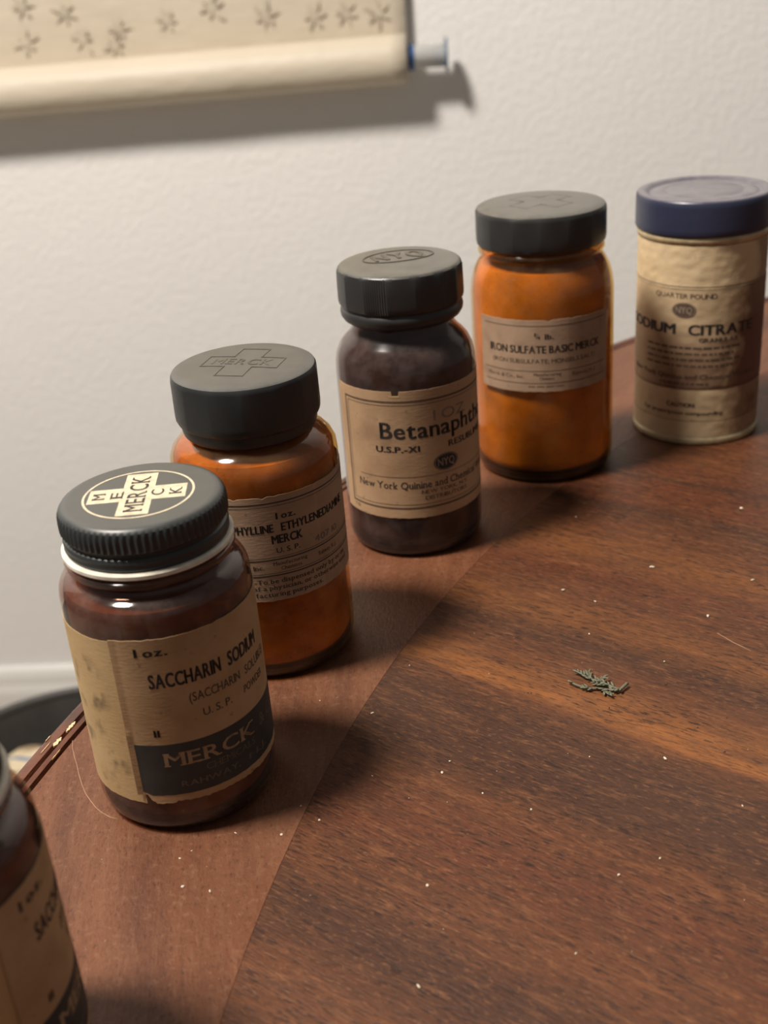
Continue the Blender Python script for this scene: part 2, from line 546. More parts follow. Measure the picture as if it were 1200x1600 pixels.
def oval(parent, r, ac, zc, rx, rz, mat, mat2, bulge=None):
    n = 40
    V = [(rx * math.cos(2 * PI * i / n), rz * math.sin(2 * PI * i / n)) for i in range(n)]
    wrap_print('oval_mark', V, [tuple(range(n))], r, ac, zc, mat, parent, 0.20, bulge)
    V = [(k * rx * math.cos(2 * PI * i / n), k * rz * math.sin(2 * PI * i / n)) for k in (.94, .88) for i in range(n)]
    wrap_print('oval_ring', V, [(i, (i + 1) % n, n + (i + 1) % n, n + i) for i in range(n)], r, ac, zc, mat2, parent, 0.23, bulge)
    h = math.degrees(rx * 0.68 / r)
    line(parent, r, 'NYQ', ac - h, ac + h, zc - rz * 0.42, rz * 0.85, mat2, REG, False, 0.23, bulge, 'oval_lettering')
def bars(parent, r, a0, a1, z, h, mat, seed, lift=0.20, bulge=None):
    """a line of print too worn to read: word-long dashes"""
    rnd = random.Random(seed)
    V, Fc, x = [], [], 0.0
    arc = math.radians(a1 - a0) * r
    while x < arc - 1:
        w = min(rnd.uniform(0.8, 3.4), arc - x)
        o = len(V)
        V += [(x, 0), (x + w, 0), (x + w, h), (x, h)]
        Fc.append((o, o + 1, o + 2, o + 3))
        x += w + 0.6
    return wrap_print('worn_print', V, Fc, r, a0, z, mat, parent, lift, bulge)
def flat_print(name, V2, F2, z, mat, parent, rot=0.0, off=(0, 0), scale=1.0, dome=None):
    c, s = math.cos(rot), math.sin(rot)
    verts = []
    for x, y in V2:
        X, Y = (x * c - y * s) * scale + off[0], (x * s + y * c) * scale + off[1]
        zz = z + (dome(math.hypot(X, Y)) if dome else 0)
        verts.append((X * .001, Y * .001, zz * .001))
    return mesh_obj(name, verts, F2, mat, parent, False)
def nz(a, z, s=1.0, seed=0.0):
    return noise.noise(Vector((math.cos(math.radians(a)) * 3 * s, math.sin(math.radians(a)) * 3 * s, z * 0.12 * s + seed)))

CHARS = sorted(set('SACCHARIN SODIUM (SOLUBLE) U. S. P. POWDER 11 MERCK & CO. INC. CHEMICALS RAHWAY, N.J. 1 oz. THEOPHYLLINE ETHYLENEDIAMINE 407 10 Merck & Co., Inc. '
                   'Manufacturing Chemists Rahway, N. J. Caution-To be dispensed only by or on prescription of a physician, or otherwise used for manufacturing purposes. '
                   'Betanaphthol RESUBLIMED U.S.P.-XI NYQ New York Quinine and Chemical Works NEW YORK, N.Y. DISTRIBUTORS T 12 OZ 1/4 lb. IRON SULFATE BASIC (IRON SUBSULFATE; MONSELS SALT) '
                   'QUARTER POUND SODIUM CITRATE GRANULAR CAUTION: For prescription compounding.') - {' '})
build_glyphs(CHARS)

# ------------------------------------------------------------------ the setting: wall, skirting, floor
WT = math.radians(-4)
WP = (-0.4814, 1.372)
def wall_mat():
    t = NT('orange_peel_wall_paint')
    n1 = t.noise(t.coord(), 130, 3, 0.55)
    n2 = t.noise(t.coord(), 45, 3, 0.5)
    h = t.math('ADD', t.ramp(n1, [(0.42, 0.0), (0.62, 1.0)]), t.math('MULTIPLY', n2, 1.2))
    n3 = t.noise(t.coord(), 6, 3)
    c = t.mix(n3, (.83, .82, .805), (.87, .86, .845))
    return t.end(t.principled(c, 0.6, 0.3, 0, t.bump(h, 0.22, 0.0016)))
def box(name, x0, x1, y0, y1, z0, z1, mat, parent=None):
    v = [(x, y, z) for x in (x0, x1) for y in (y0, y1) for z in (z0, z1)]
    f = [(0, 1, 3, 2), (4, 6, 7, 5), (0, 4, 5, 1), (2, 3, 7, 6), (0, 2, 6, 4), (1, 5, 7, 3)]
    return mesh_obj(name, v, f, mat, parent, False)
wall = box('wall_back', -1.5, 2.6, 0, 0.1, 0, 2.45, wall_mat())
wall.location = (*WP, 0)
wall.rotation_euler = (0, 0, WT)
tag(wall, 'off-white wall with a light orange-peel texture', kind='structure')
prof = [(0, 0), (-0.016, 0), (-0.016, 0.045), (-0.0155, 0.051), (-0.0125, 0.060), (-0.0115, 0.072), (-0.0085, 0.080), (-0.004, 0.084), (0, 0.084)]
bv = [(x, y, z) for x in (-1.5, 2.6) for (y, z) in prof]
k = len(prof)
bf = [(i, (i + 1) % k, k + (i + 1) % k, k + i) for i in range(k)] + [tuple(reversed(range(k))), tuple(range(k, 2 * k))]
bb = mesh_obj('baseboard_back', bv, bf, plain('white_gloss_trim', (.80, .79, .765), 0.35, 0.5, var=0.02), None, False)
bb.location = (*WP, 0)
bb.rotation_euler = (0, 0, WT)
tag(bb, 'white painted baseboard along the wall', kind='structure')
def carpet_mat():
    t = NT('beige_floor')
    a = t.noise(t.coord(), 400, 3)
    b = t.noise(t.coord(), 9, 3)
    c = t.mix(t.ramp(a, [(0.3, 0.0), (0.7, 1.0)]), (.34, .29, .235), (.50, .44, .36))
    c = t.mix(t.ramp(b, [(0.4, 0.0), (0.7, 0.3)]), c, (.30, .25, .20))
    return t.end(t.principled(c, 0.95, 0.1, 0, t.bump(a, 0.6, 0.004)))
fl = box('floor', -2.2, 2.8, -1.6, 1.75, -0.06, 0, carpet_mat())
tag(fl, 'beige carpeted floor', kind='structure')

# ------------------------------------------------------------------ round table
TC = (0.4792, 0.0694)
R_OUT, R_IN = 0.6102, 0.52845
table = empty('round_table', (*TC, 0))
tag(table, 'round walnut-veneered pedestal table with a banded border and worn moulded edge', 'table')
def disc_ring(name, r0, r1, zt, zb, mat, seg=256):
    pr = [(r0, zb), (r1, zb), (r1, zt - 0.05), (r1 - 0.05, zt), (r0 + (0.05 if r0 else 0), zt)]
    if r0: pr.append((r0, zt - 0.05))
    return lathe(name, pr, mat, table, seg, closed=bool(r0))
disc_ring('centre_veneer', 0.0, R_IN * 1000 - 0.03, 750, 732, M['field'])
disc_ring('border_band', R_IN * 1000 + 0.03, 600.6, 750, 732, M['border'])
lathe('edge_moulding', [(600.8, 748.4), (601.5, 748.4), (602.1, 750.0), (603.5, 750.2), (604.0, 748.7), (604.7, 748.6), (605.3, 749.9), (607.4, 749.8), (609.2, 748.8), (610.2, 746.8),
                        (610.0, 744), (608.2, 741), (606.8, 737), (607.4, 733), (606, 729), (601, 727.5), (600.9, 727.5)], M['mould'], table, 360, closed=True, deg=60)
lathe('apron', [(500, 700), (520, 700), (520, 732), (500, 732)], M['under'], table, 128, closed=True)
lathe('pedestal', [(0, 60), (60, 60), (66, 90), (48, 140), (40, 240), (52, 330), (46, 420), (38, 560), (50, 660), (90, 700), (260, 716), (260, 732), (0, 732)], M['under'], table, 64)
for i in range(4):
    a = PI / 4 + i * PI / 2
    d = Vector((math.cos(a), math.sin(a), 0))
    tube('foot', [d * 0.02 + Vector((0, 0, .10)), d * 0.14 + Vector((0, 0, .105)), d * 0.26 + Vector((0, 0, .07)), d * 0.36 + Vector((0, 0, .032))], lambda t_: 0.034 - 0.006 * t_, M['under'], table, 12)
def tl(x, y, z=0.0):      # world mm on the table -> table local metres
    return (x * .001 - TC[0], y * .001 - TC[1], TZ + z * .001)
def chip(pts, w, z):
    """bare-wood flake scar lying along the moulded edge"""
    n = len(pts)
    L, Rr = [], []
    for i, (x, y) in enumerate(pts):
        x2, y2 = pts[min(i + 1, n - 1)]
        x1, y1 = pts[max(i - 1, 0)]
        d = Vector((x2 - x1, y2 - y1)).normalized()
        ww = w * (0.25 + 0.75 * math.sin(PI * (i + .4) / (n - .2))) * (0.45 + 1.0 * random.random())
        L.append((x - d.y * ww, y + d.x * ww))
        Rr.append((x + d.y * ww, y - d.x * ww))
    rim = L + Rr[::-1]
    v = [tl(x, y, z) for x, y in rim] + [tl(x, y, z - 0.5) for x, y in rim]
    q = len(rim)
    mesh_obj('bare_chip', v, [tuple(range(q))] + [(i, (i + 1) % q, q + (i + 1) % q, q + i) for i in range(q)] + [tuple(range(2 * q - 1, q - 1, -1))], M['chip'], table, False)
def edge_pts(x, y, r, l):
    a0 = math.atan2(y * .001 - TC[1], x * .001 - TC[0])
    out = []
    for i in range(10):
        a = a0 + (i / 9 - .5) * l * .001 / r
        out.append(((TC[0] + r * math.cos(a)) * 1000, (TC[1] + r * math.sin(a)) * 1000))
    return out
chip(edge_pts(-91.0, 271.2, .6046, 4.6), 0.62, 0.12)
chip(edge_pts(-93.6, 264.8, .6046, 4.0), 0.62, 0.12)
chip(edge_pts(-97.2, 267.5, .6086, 2.6), 0.12, -0.50)
chip(edge_pts(-93.3, 259.3, .6020, 4.4), 0.10, 0.12)
chip(edge_pts(-96.2, 262.5, .6065, 5.2), 0.09, 0.02)
sp = [(-88.9, 264.5), (-88.2, 261.0), (-87.0, 257.4), (-85.6, 253.7), (-84.2, 249.4), (-82.6, 245.2), (-80.9, 241.4), (-79.0, 238.3), (-77.2, 235.6), (-75.3, 233.5), (-73.0, 231.6), (-70.6, 230.5)]
tube('curved_scratch', [tl(x, y, 0.02) for x, y in sp], 0.00011, M['scratch'], table, 6)
tube('fine_scratch', [tl(x, y, 0.0) for x, y in [(94, 292), (97, 286.5), (100.5, 281.5)]], 0.00012, M['scratch'], table, 6)

# ------------------------------------------------------------------ bottles
def shell(outer, wall_t, floor_t, mat, parent, seg=112):
    inner = [(max(0.0, r - wall_t), max(z, floor_t)) for r, z in outer if r > 6 and z > floor_t - 0.5]
    inner = [(r, z) for r, z in inner if r > 0]
    prof_ = outer + [(outer[-1][0] - wall_t, outer[-1][1])] + inner[::-1][1:] + [(inner[0][0] - 3.0, floor_t), (0, floor_t + 0.6)]
    return lathe('glass_body', prof_, mat, parent, seg)
def powder(outer, wall_t, floor_t, ztop, mat, parent):
    pr = [(0, floor_t + 0.7)]
    pr.append((outer_r(outer, 20) - wall_t - 3.2, floor_t + 0.3))
    pr.append((outer_r(outer, 20) - wall_t - 0.9, floor_t + 1.2))
    z = floor_t + 2.6
    while z < ztop:
        pr.append((outer_r(outer, z) - wall_t - 0.12, z))
        z += 1.6
    pr += [(outer_r(outer, ztop) - wall_t - 0.12, ztop), (6, ztop + .4), (0, ztop + .2)]
    return lathe('contents', pr, mat, parent, 96, lambda r, z_, a: r - (0.10 * (1 + noise.noise(Vector((math.cos(a) * 4, math.sin(a) * 4, z_ * .2)))) if r > 8 else 0))
def heel(R, ztop, mat, parent):
    return lathe('glass_heel', [(0, 1.7), (R - 9, 1.4), (R - 5.0, 0.55), (R - 3.6, 0.3), (R - 2.4, 0.7), (R - 1.45, 1.8), (R - 0.9, 3.1), (R - 0.85, ztop), (0, ztop + 0.2)], mat, parent, 96)
def outer_r(outer, z):
    best = None
    for (r0, z0), (r1, z1) in zip(outer[:-1], outer[1:]):
        if r0 > 6 and min(z0, z1) <= z <= max(z0, z1) and abs(z1 - z0) > 1e-6:
            r = r0 + (r1 - r0) * (z - z0) / (z1 - z0)
            best = r if best is None else min(best, r)
    return best if best is not None else max(r for r, z_ in outer)
def base_prof(R):
    return [(0, 1.4), (R - 9, 1.1), (R - 5.2, 0.25), (R - 3.6, 0), (R - 2.2, 0.45), (R - 1.1, 1.5), (R - 0.4, 3.0), (R - 0.05, 5.0), (R, 7.0)]
def facet(N, zlo, zhi, ribbed=False, phase=0.0, depth=0.55):
    w = 2 * PI / N
    def f(r, z, a):
        if z < zlo or z > zhi: return r
        u = ((a + phase) % w) - w / 2
        rr = r * (1 + depth * (math.cos(w / 2) / math.cos(u) * 1.012 - 1))
        if ribbed and int(((a + phase) % (2 * PI)) / w) % 3 == 1 and abs(u) < w * 0.46:
            rr += 0.10 * math.sin((a + phase) * N * 11)
        return rr
    return f

# --- saccharin bottle (short, brown glass, tin screw cap with cross emblem)
def saccharin(loc):
    root = empty('medicine_bottle', loc)
    R = 22.25
    outer = base_prof(R) + [(R, 54), (R, 57.8), (22.15, 59.4), (21.85, 60.7), (21.3, 61.7), (20.4, 62.5), (19.2, 63.1), (18.3, 63.6), (17.9, 64.3), (18.5, 65.2), (19.3, 65.6), (19.75, 66.4), (19.6, 67.3), (18.8, 67.9), (17.2, 68.2), (16.6, 68.6), (16.6, 78.6)]
    shell(outer, 1.0, 3.4, M['glass_brown'], root)
    powder(outer, 1.0, 3.4, 60.5, M['pow_sacc'], root)
    heel(R, 3.3, M['heel_brown'], root)
    lathe('liner_ring', [(16.9, 68.1), (19.2, 68.1), (19.75, 68.5), (19.75, 69.3), (19.3, 69.7), (16.9, 69.7)], M['liner'], root, 112, closed=True)
    def kn(r, z, a):
        return r + (0.20 * math.cos(a * 76) if 74.2 < z < 78.2 else 0)
    cap = lathe('cap', [(0, 78.9), (16.9, 78.9), (16.9, 69.8), (18.6, 69.8), (18.9, 70.4), (18.75, 71.1), (18.95, 71.9), (18.7, 72.7), (18.15, 73.1), (18.2, 73.7), (18.75, 74.1), (19.0, 74.5), (19.05, 76.2), (18.95, 78.0),
                        (18.75, 78.9), (18.2, 79.6), (17.4, 79.95), (16.6, 80.0), (0, 80.0)], M['cap_metal'], root, 456, kn, deg=30)
    n = 72
    V = [(k * math.cos(2 * PI * i / n), k * math.sin(2 * PI * i / n)) for k in (12.75, 12.2) for i in range(n)]
    rng = [(i, (i + 1) % n, n + (i + 1) % n, n + i) for i in range(n)]
    flat_print('emblem_ring', V, rng, 80.03, M['cream'], cap, 0, (-0.5, 0.1))
    a_, b_ = 3.62, 11.1
    cr = [(-b_, -a_), (-a_, -a_), (-a_, -b_), (a_, -b_), (a_, -a_), (b_, -a_), (b_, a_), (a_, a_), (a_, b_), (-a_, b_), (-a_, a_), (-b_, a_)]
    flat_print('emblem_cross', cr, [tuple(range(12))], 80.03, M['cream'], cap, math.radians(1.5), (-0.75, 0.1))
    off = (-0.75, 0.1)
    rot = math.radians(91.5)
    V, Fc, w = layout('MERCK', REG, True, 0.16)
    V = [((x / w - .5) * 18.6, (y - .5) * 4.2) for x, y in V]
    flat_print('emblem_lettering', V, Fc, 80.06, M['ink'], cap, rot, off)
    for i, ch in enumerate('MERCK'):
        if ch == 'R': continue
        V, Fc, w = layout(ch, REG, True)
        V = [((x / w - .5) * 3.3, (y - .5) * 2.8 + (2 - i) * 4.35 + (0.25 if i == 1 else -0.25 if i == 3 else 0)) for x, y in V]
        flat_print('emblem_lettering', V, Fc, 80.06, M['ink'], cap, rot, off)
    # side slip, pasted first
    def st_side(a, z):
        v = nz(a, z, 1.5, 3) + 0.55 * nz(a, z, 4.5, 9)
        w_ = math.exp(-((a + 126 + (z - 25) * .35) / 9) ** 2) + 0.8 * math.exp(-((a + 150 + (z - 30) * .3) / 7) ** 2)
        return max(0, min(0.8, (v - 0.12) * 2.6)) * w_ * (1 if z < 46 else 0.4)
    patch('side_label', R, -236, -107, 9.6, 54.2, M['label_side'], root, 0.10, lambda a: 0.25 * nz(a, 0, 3), lambda a: 0.3 * nz(a, 5, 4), st_side)
    def bot(a):
        t_ = 0.35 * nz(a, 2, 6, 4)
        if a < -103: t_ += 1.9 * min(1, (-103 - a) / 2.5)
        if -101 < a < -88: t_ -= 0.5
        return t_
    def lift(a, z):
        e = max(0, 1 - (a + 111.5) / 4)
        return 0.10 + 0.45 * e * (1.0 if z < 30 else 0.55)
    def st_front(a, z):
        s = max(0, nz(a, z, 1.4, 21)) * 0.22
        s += 0.55 * max(0, nz(a, z, 5, 33) + .1) * math.exp(-((a + 109.5) / 1.6) ** 2) * (1 if z < 30 else .25)
        return min(0.7, s)
    lab = patch('label', R, -111.5, 40, 10.4, 54.9, M['label_tan'], root, 0.16, lambda a: 0.18 * nz(a, 0, 5, 8), bot, st_front, lift)
    q = lambda a, z: lift(a, z)
    line(lab, R, '1 oz.', -97, -78, 50.6, 2.1, M['ink'], BOLD, True, bulge=q)
    line(lab, R, 'SACCHARIN', -91.7, -48.6, 42.2, 3.6, M['ink'], BOLD, bulge=q)
    line(lab, R, 'SODIUM', -43.2, -15.0, 42.2, 3.6, M['ink'], BOLD, bulge=q)
    line(lab, R, '(SACCHARIN', -70.7, -35.9, 37.1, 2.3, M['ink_soft'], REG, bulge=q)
    line(lab, R, 'SOLUBLE)', -31, -4, 37.1, 2.3, M['ink_soft'], REG, bulge=q)
    line(lab, R, 'U. S. P.', -64, -44.5, 32.4, 2.0, M['ink_soft'], REG, bulge=q)
    line(lab, R, 'POWDER', -34, -12, 32.6, 2.0, M['ink_soft'], REG, bulge=q)
    line(lab, R, '11', -94.2, -90.5, 29.0, 1.8, M['ink'], BOLD, True, bulge=q)
    na_ = 70
    V, Fc = [], []
    arc = math.radians(108 + 30) * R
    for i in range(na_ + 1):
        x = arc * i / na_
        V += [(x, (0.9 * max(0, 1 - x / 2.2)) + 0.15 * noise.noise(Vector((x * .6, 0, 0)))), (x, 14.4)]
    Fc = [(2 * i, 2 * i + 2, 2 * i + 3, 2 * i + 1) for i in range(na_)]
    wrap_print('printed_band', V, Fc, R, -108, 12.3, M['band'], lab, 0.20, q)
    line(lab, R, 'MERCK', -91, -30.4, 20.5, 3.7, M['band_cream'], REG, True, 0.23, q)
    line(lab, R, '& CO.', -24, 6, 20.5, 3.3, M['band_faint'], REG, True, 0.23, q)
    line(lab, R, 'CHEMICALS', -67.4, -31, 17.6, 1.8, M['band_faint'], LIGHT, True, 0.23, q)
    line(lab, R, 'RAHWAY,', -83.5, -45.5, 14.4, 1.6, M['band_faint'], REG, False, 0.23, q)
    line(lab, R, 'N.J.', -38, -20, 14.4, 1.6, M['band_faint'], REG, False, 0.23, q)
    return root
def copy_tree(o, parent=None):
    c = o.copy()
    COL.objects.link(c)
    if parent: c.parent = parent
    for ch in list(o.children): copy_tree(ch, c)
    return c
b1 = saccharin((-0.0546, 0.2453, TZ))
b0 = copy_tree(b1)
b0.location = (-0.085, 0.157, TZ)
b0.rotation_euler = (0, 0, math.radians(73))

# --- amber bottle with bakelite cap
root = empty('medicine_bottle', (-0.03504, 0.30851, TZ))
b2 = root
R = 23.56
outer = base_prof(R) + [(R, 58), (R, 61), (23.3, 63.8), (22.3, 66.0), (20.5, 67.9), (18.5, 69.0), (17.2, 69.6), (16.5, 70.3), (16.3, 71), (16.3, 85.4)]
shell(outer, 1.0, 3.6, M['glass_amber'], root)
powder(outer, 1.0, 3.6, 66, M['pow_amin'], root)
heel(R, 3.5, M['heel_amber'], root)
cap = lathe('cap', [(0, 85.8), (16.8, 85.8), (16.8, 69.7), (17.7, 69.7), (18.5, 70.4), (18.8, 71.6), (18.9, 73.2), (19.6, 73.7), (20.0, 74.6), (20.1, 76), (20.05, 80), (20.0, 85.6), (19.85, 86.4), (19.5, 87.0), (18.8, 87.35), (16, 87.6), (8, 87.85), (0, 87.9)],
            M['cap_black'], root, 320, facet(14, 74.0, 85.8, False, 0.2, 0.3), deg=28)
dome2 = lambda r: 0.5 * (1 - (r / 18.8) ** 2) if r < 18.8 else 0
a_, b_ = 4.0, 11.0
cr = [(-b_, -a_), (-a_, -a_), (-a_, -b_), (a_, -b_), (a_, -a_), (b_, -a_), (b_, a_), (a_, a_), (a_, b_), (-a_, b_), (-a_, a_), (-b_, a_)]
V, Fc = [], []
def seg_bar(p, q_, w):
    p, q_ = Vector(p), Vector(q_)
    d = (q_ - p).normalized()
    nrm = Vector((-d.y, d.x)) * w
    p, q_ = p - d * w, q_ + d * w
    o = len(V)
    K = 6
    for i in range(K + 1):
        c_ = p + (q_ - p) * i / K
        V.extend([tuple(c_ - nrm), tuple(c_ + nrm)])
    Fc.extend([(o + 2 * i, o + 2 * i + 2, o + 2 * i + 3, o + 2 * i + 1) for i in range(K)])
for i in range(12): seg_bar(cr[i], cr[(i + 1) % 12], 0.16)
def thicken(o, h):
    md = o.modifiers.new('relief', 'SOLIDIFY')
    md.thickness = h * .001
    md.offset = 1
    return o
thicken(flat_print('embossed_cross', V, Fc, 87.42, M['emboss'], cap, math.radians(-17), (0, 1.4), 1.0, dome2), 0.12)
V2, F2, w = layout('MERCK', REG, False, 0.2)
V2 = [((x / w - .5) * 17, (y - .5) * 4.2) for x, y in V2]
thicken(flat_print('embossed_lettering', V2, F2, 87.40, M['emboss'], cap, math.radians(-17), (0, 1.4), 1.0, dome2), 0.10)
def st2(a, z):
    s = max(0, nz(a, z, 1.6, 5)) * 0.25
    if a > -45: s += 0.16 * min(1, (a + 45) / 3)
    if -88 < a < -45: s += 0.05
    return min(.6, s)
def top2(a):
    return 0.22 * nz(a, 0, 5, 3) + (-0.5 * math.exp(-((a + 83) / 2.2) ** 2)) + (-0.4 * math.exp(-((a + 101) / 1.5) ** 2)) + 0.25
lab = patch('label', R, -150, 30, 26.6, 57.9, M['label_pink'], root, 0.16, top2, lambda a: 0.22 * nz(a, 9, 5, 7), st2)
for z, h in ((56.0, .36), (55.2, .14), (39.9, .14), (39.1, .34), (35.1, .14), (34.3, .34)):
    rule(lab, R, -146, 26, z, h, M['ink'])
line(lab, R, '1 oz.', -75, -61.4, 51.3, 1.8, M['ink'], BOLD, True)
line(lab, R, 'THEOPHYLLINE', -121.5, -77.5, 47.6, 2.35, M['ink'], BOLD)
line(lab, R, 'ETHYLENEDIAMINE', -72.3, -14.4, 47.6, 2.35, M['ink'], BOLD)
line(lab, R, 'MERCK', -79.5, -58.2, 44.1, 2.45, M['ink'], BOLD)
line(lab, R, 'U. S. P.', -77.2, -60.8, 41.2, 1.5, M['ink'], REG)
line(lab, R, 'Merck & Co.,', -114, -96, 36.6, 1.3, M['ink'], REG, True)
line(lab, R, 'Inc.', -93.8, -86.5, 36.6, 1.3, M['ink'], REG, True)
line(lab, R, 'Manufacturing', -80.5, -56.5, 37.5, 1.05, M['ink_soft'], REG, True)
line(lab, R, 'Chemists', -75.5, -61, 35.9, 1.05, M['ink_soft'], REG, True)
line(lab, R, 'Rahway, N. J.', -47, -29, 36.6, 1.2, M['ink_soft'], REG, True)
line(lab, R, 'Caution', -113, -97, 32.2, 1.4, M['ink'], REG, True)
line(lab, R, '-To be dispensed only by or on', -94.5, -18, 32.1, 1.35, M['ink'], REG, True)
line(lab, R, 'prescription', -117, -98, 30.1, 1.3, M['ink'], REG, True)
line(lab, R, 'of a physician, or otherwise used', -96, -16, 30.1, 1.35, M['ink'], REG, True)
line(lab, R, 'for manu-', -117, -98, 28.0, 1.3, M['ink'], REG, True)
line(lab, R, 'facturing purposes.', -94.5, -45.5, 28.0, 1.35, M['ink'], REG, True)
line(lab, R, '407 10', -49, -26, 41.0, 1.9, M['ink_stamp'], REG)
tag(b2, 'orange-amber bottle with a browned label and a flat black cap embossed with a cross', 'bottle')

# --- dark plum bottle
root = empty('medicine_bottle', (0.01105, 0.37474, TZ))
b3 = root
R = 23.16
outer = base_prof(R) + [(R, 58), (R, 62), (22.95, 65.0), (22.4, 67.6), (21.2, 70.2), (19.6, 72.2), (18.0, 73.8), (16.9, 75.4), (16.3, 76.9), (16.1, 78), (16.1, 93.4)]
shell(outer, 1.0, 4.0, M['glass_purple'], root)
powder(outer, 1.0, 4.0, 71, M['pow_beta'], root)
heel(R, 3.9, M['heel_plum'], root)
cap = lathe('cap', [(0, 93.8), (16.6, 93.8), (16.6, 78.1), (17.9, 78.1), (19.0, 78.9), (19.75, 80.1), (19.95, 81.2), (19.8, 82.1), (19.35, 82.7), (19.3, 83.2), (19.9, 83.8), (20.15, 84.8), (20.2, 86), (20.15, 90), (20.05, 94.2), (19.8, 95.0), (19.3, 95.5), (18.6, 95.8), (16, 96.1), (8, 96.6), (0, 96.8)],
            M['cap_black2'], root, 480, facet(15, 83.6, 94.4, True, 0.12), deg=28)
dome3 = lambda r: 1.0 * (1 - (r / 18.6) ** 2) if r < 18.6 else 0
V, Fc = [], []
n = 40
el = [(11.6 * math.cos(2 * PI * i / n), 7.4 * math.sin(2 * PI * i / n)) for i in range(n)]
for i in range(n): seg_bar(el[i], el[(i + 1) % n], 0.22)
thicken(flat_print('embossed_oval', V, Fc, 95.83, M['emboss'], cap, math.radians(14), (0, 3.0), 1.0, dome3), 0.16)
V2, F2, w = layout('NYQ', BOLD, False, 0.2)
V2 = [((x / w - .5) * 16.5, (y - .5) * 7.2) for x, y in V2]
thicken(flat_print('embossed_lettering', V2, F2, 95.82, M['emboss'], cap, math.radians(14), (0, 3.0), 1.0, dome3), 0.14)
def st3(a, z):
    s = 0.55 * math.exp(-((a + 118) / 32) ** 2 - ((z - 43) / 15) ** 2) * (0.6 + 0.9 * nz(a, z, 1.4, 2) + 0.3 * nz(a, z, 5, 6))
    s += 0.35 * math.exp(-((a + 60) / 40) ** 2 - ((z - 52) / 12) ** 2)
    return max(0, min(.8, s))
def top3(a):
    t_ = 0.12 * nz(a, 0, 5, 3)
    if -104.5 < a < -98.8: t_ -= 1.5
    return t_
lab = patch('label', R, -163, 17, 15.6, 60.1, M['label_beta'], root, 0.16, top3, lambda a: 0.15 * nz(a, 9, 5, 7), st3, da=0.6)
def frame(a0, a1, z0, z1, h, mat):
    da = math.degrees(h / R)
    rule(lab, R, a0, a1, z0, h, mat)
    rule(lab, R, a0, a1, z1 - h, h, mat)
    rule(lab, R, a0, a0 + da, z0 + h, z1 - z0 - 2 * h, mat)
    rule(lab, R, a1 - da, a1, z0 + h, z1 - z0 - 2 * h, mat)
frame(-152, 6, 18.9, 56.9, 0.62, M['ink_soft'])
frame(-148.6, 2.6, 20.4, 55.5, 0.2, M['ink_soft'])
patch('torn_paper_edge', R, -106.5, -98.0, 58.15, 58.62, M['label_side'], root, 0.20, None, None, None, None, 0.8, 0.3)
line(lab, R, 'Betanaphthol', -116, -4, 44.0, 5.5, M['ink'], 0.034)
line(lab, R, '1 OZ', -72.3, -41, 49.3, 3.4, M['ink_stamp'], LIGHT)
line(lab, R, 'RESUBLIMED', -60, -10, 39.2, 2.1, M['ink_soft'], BOLD)
line(lab, R, 'U.S.P.-XI', -120.5, -84.7, 39.3, 2.0, M['ink'], BOLD)
oval(lab, R, -63, 34.3, 4.6, 3.0, M['ink'], M['oval_cream'])
rule(lab, R, -139, -8, 30.35, 0.2, M['ink_soft'])
line(lab, R, 'New York Quinine and Chemical Works', -140.5, -3, 26.3, 2.45, M['ink'], REG, True)
line(lab, R, 'NEW YORK, N.Y.', -85.5, -41, 24.2, 1.35, M['ink_soft'], REG)
line(lab, R, 'DISTRIBUTORS', -82.6, -43, 22.0, 1.35, M['ink_soft'], REG)
line(lab, R, 'T 12', -150, -143, 17.2, 1.1, M['ink_soft'], REG)
tag(b3, 'dark plum-brown bottle with an ochre double-framed label reading Betanaphthol', 'bottle')

# --- wide amber bottle
root = empty('medicine_bottle', (0.0646, 0.42788, TZ))
b4 = root
R = 26.3
outer = base_prof(R) + [(R, 60), (R, 66), (26.25, 69.5), (25.7, 73.6), (24.6, 77.2), (23.0, 80.2), (22.0, 81.7), (21.8, 82.4), (22.4, 82.8), (22.9, 83.6), (22.8, 84.7), (22.2, 85.4), (21.0, 85.7), (20.6, 86.2), (20.6, 96.4)]
shell(outer, 1.0, 3.8, M['glass_amber2'], root)
powder(outer, 1.0, 3.8, 79, M['pow_iron'], root)
heel(R, 3.7, M['heel_amber'], root)
cap = lathe('cap', [(0, 96.8), (21.0, 96.8), (21.0, 85.9), (22.7, 85.9), (23.2, 86.5), (23.5, 87.6), (23.55, 90), (23.5, 97.0), (23.35, 97.8), (22.9, 98.6), (22.2, 99.0), (19, 99.4), (10, 99.9), (0, 100.0)],
            M['cap_black2'], root, 320, facet(15, 87.0, 97.2, False, 0.05, 0.4), deg=28)
dome4 = lambda r: 0.95 * (1 - (r / 22.2) ** 2) if r < 22.2 else 0
V, Fc = [], []
a_, b_ = 4.2, 11.5
cr = [(-b_, -a_), (-a_, -a_), (-a_, -b_), (a_, -b_), (a_, -a_), (b_, -a_), (b_, a_), (a_, a_), (a_, b_), (-a_, b_), (-a_, a_), (-b_, a_)]
for i in range(12): seg_bar(cr[i], cr[(i + 1) % 12], 0.2)
thicken(flat_print('embossed_cross', V, Fc, 99.05, M['emboss'], cap, math.radians(38), (0, 0), 1.0, dome4), 0.10)
def st4(a, z):
    s = max(0, nz(a, z, 2.2, 5)) * 0.35
    if a > -78: s += 0.17
    return min(.6, s)
lab = patch('label', R, -154, -38.5, 37.2, 63.9, M['label_iron'], root, 0.18, lambda a: 0.3 * nz(a, 0, 5, 3) - 0.5 * math.exp(-((a + 94) / 2) ** 2), lambda a: 0.2 * nz(a, 9, 5, 7), st4)
for z, h in ((61.6, .3), (44.9, .3), (40.3, .3)):
    rule(lab, R, -149, -42, z, h, M['ink_soft'])
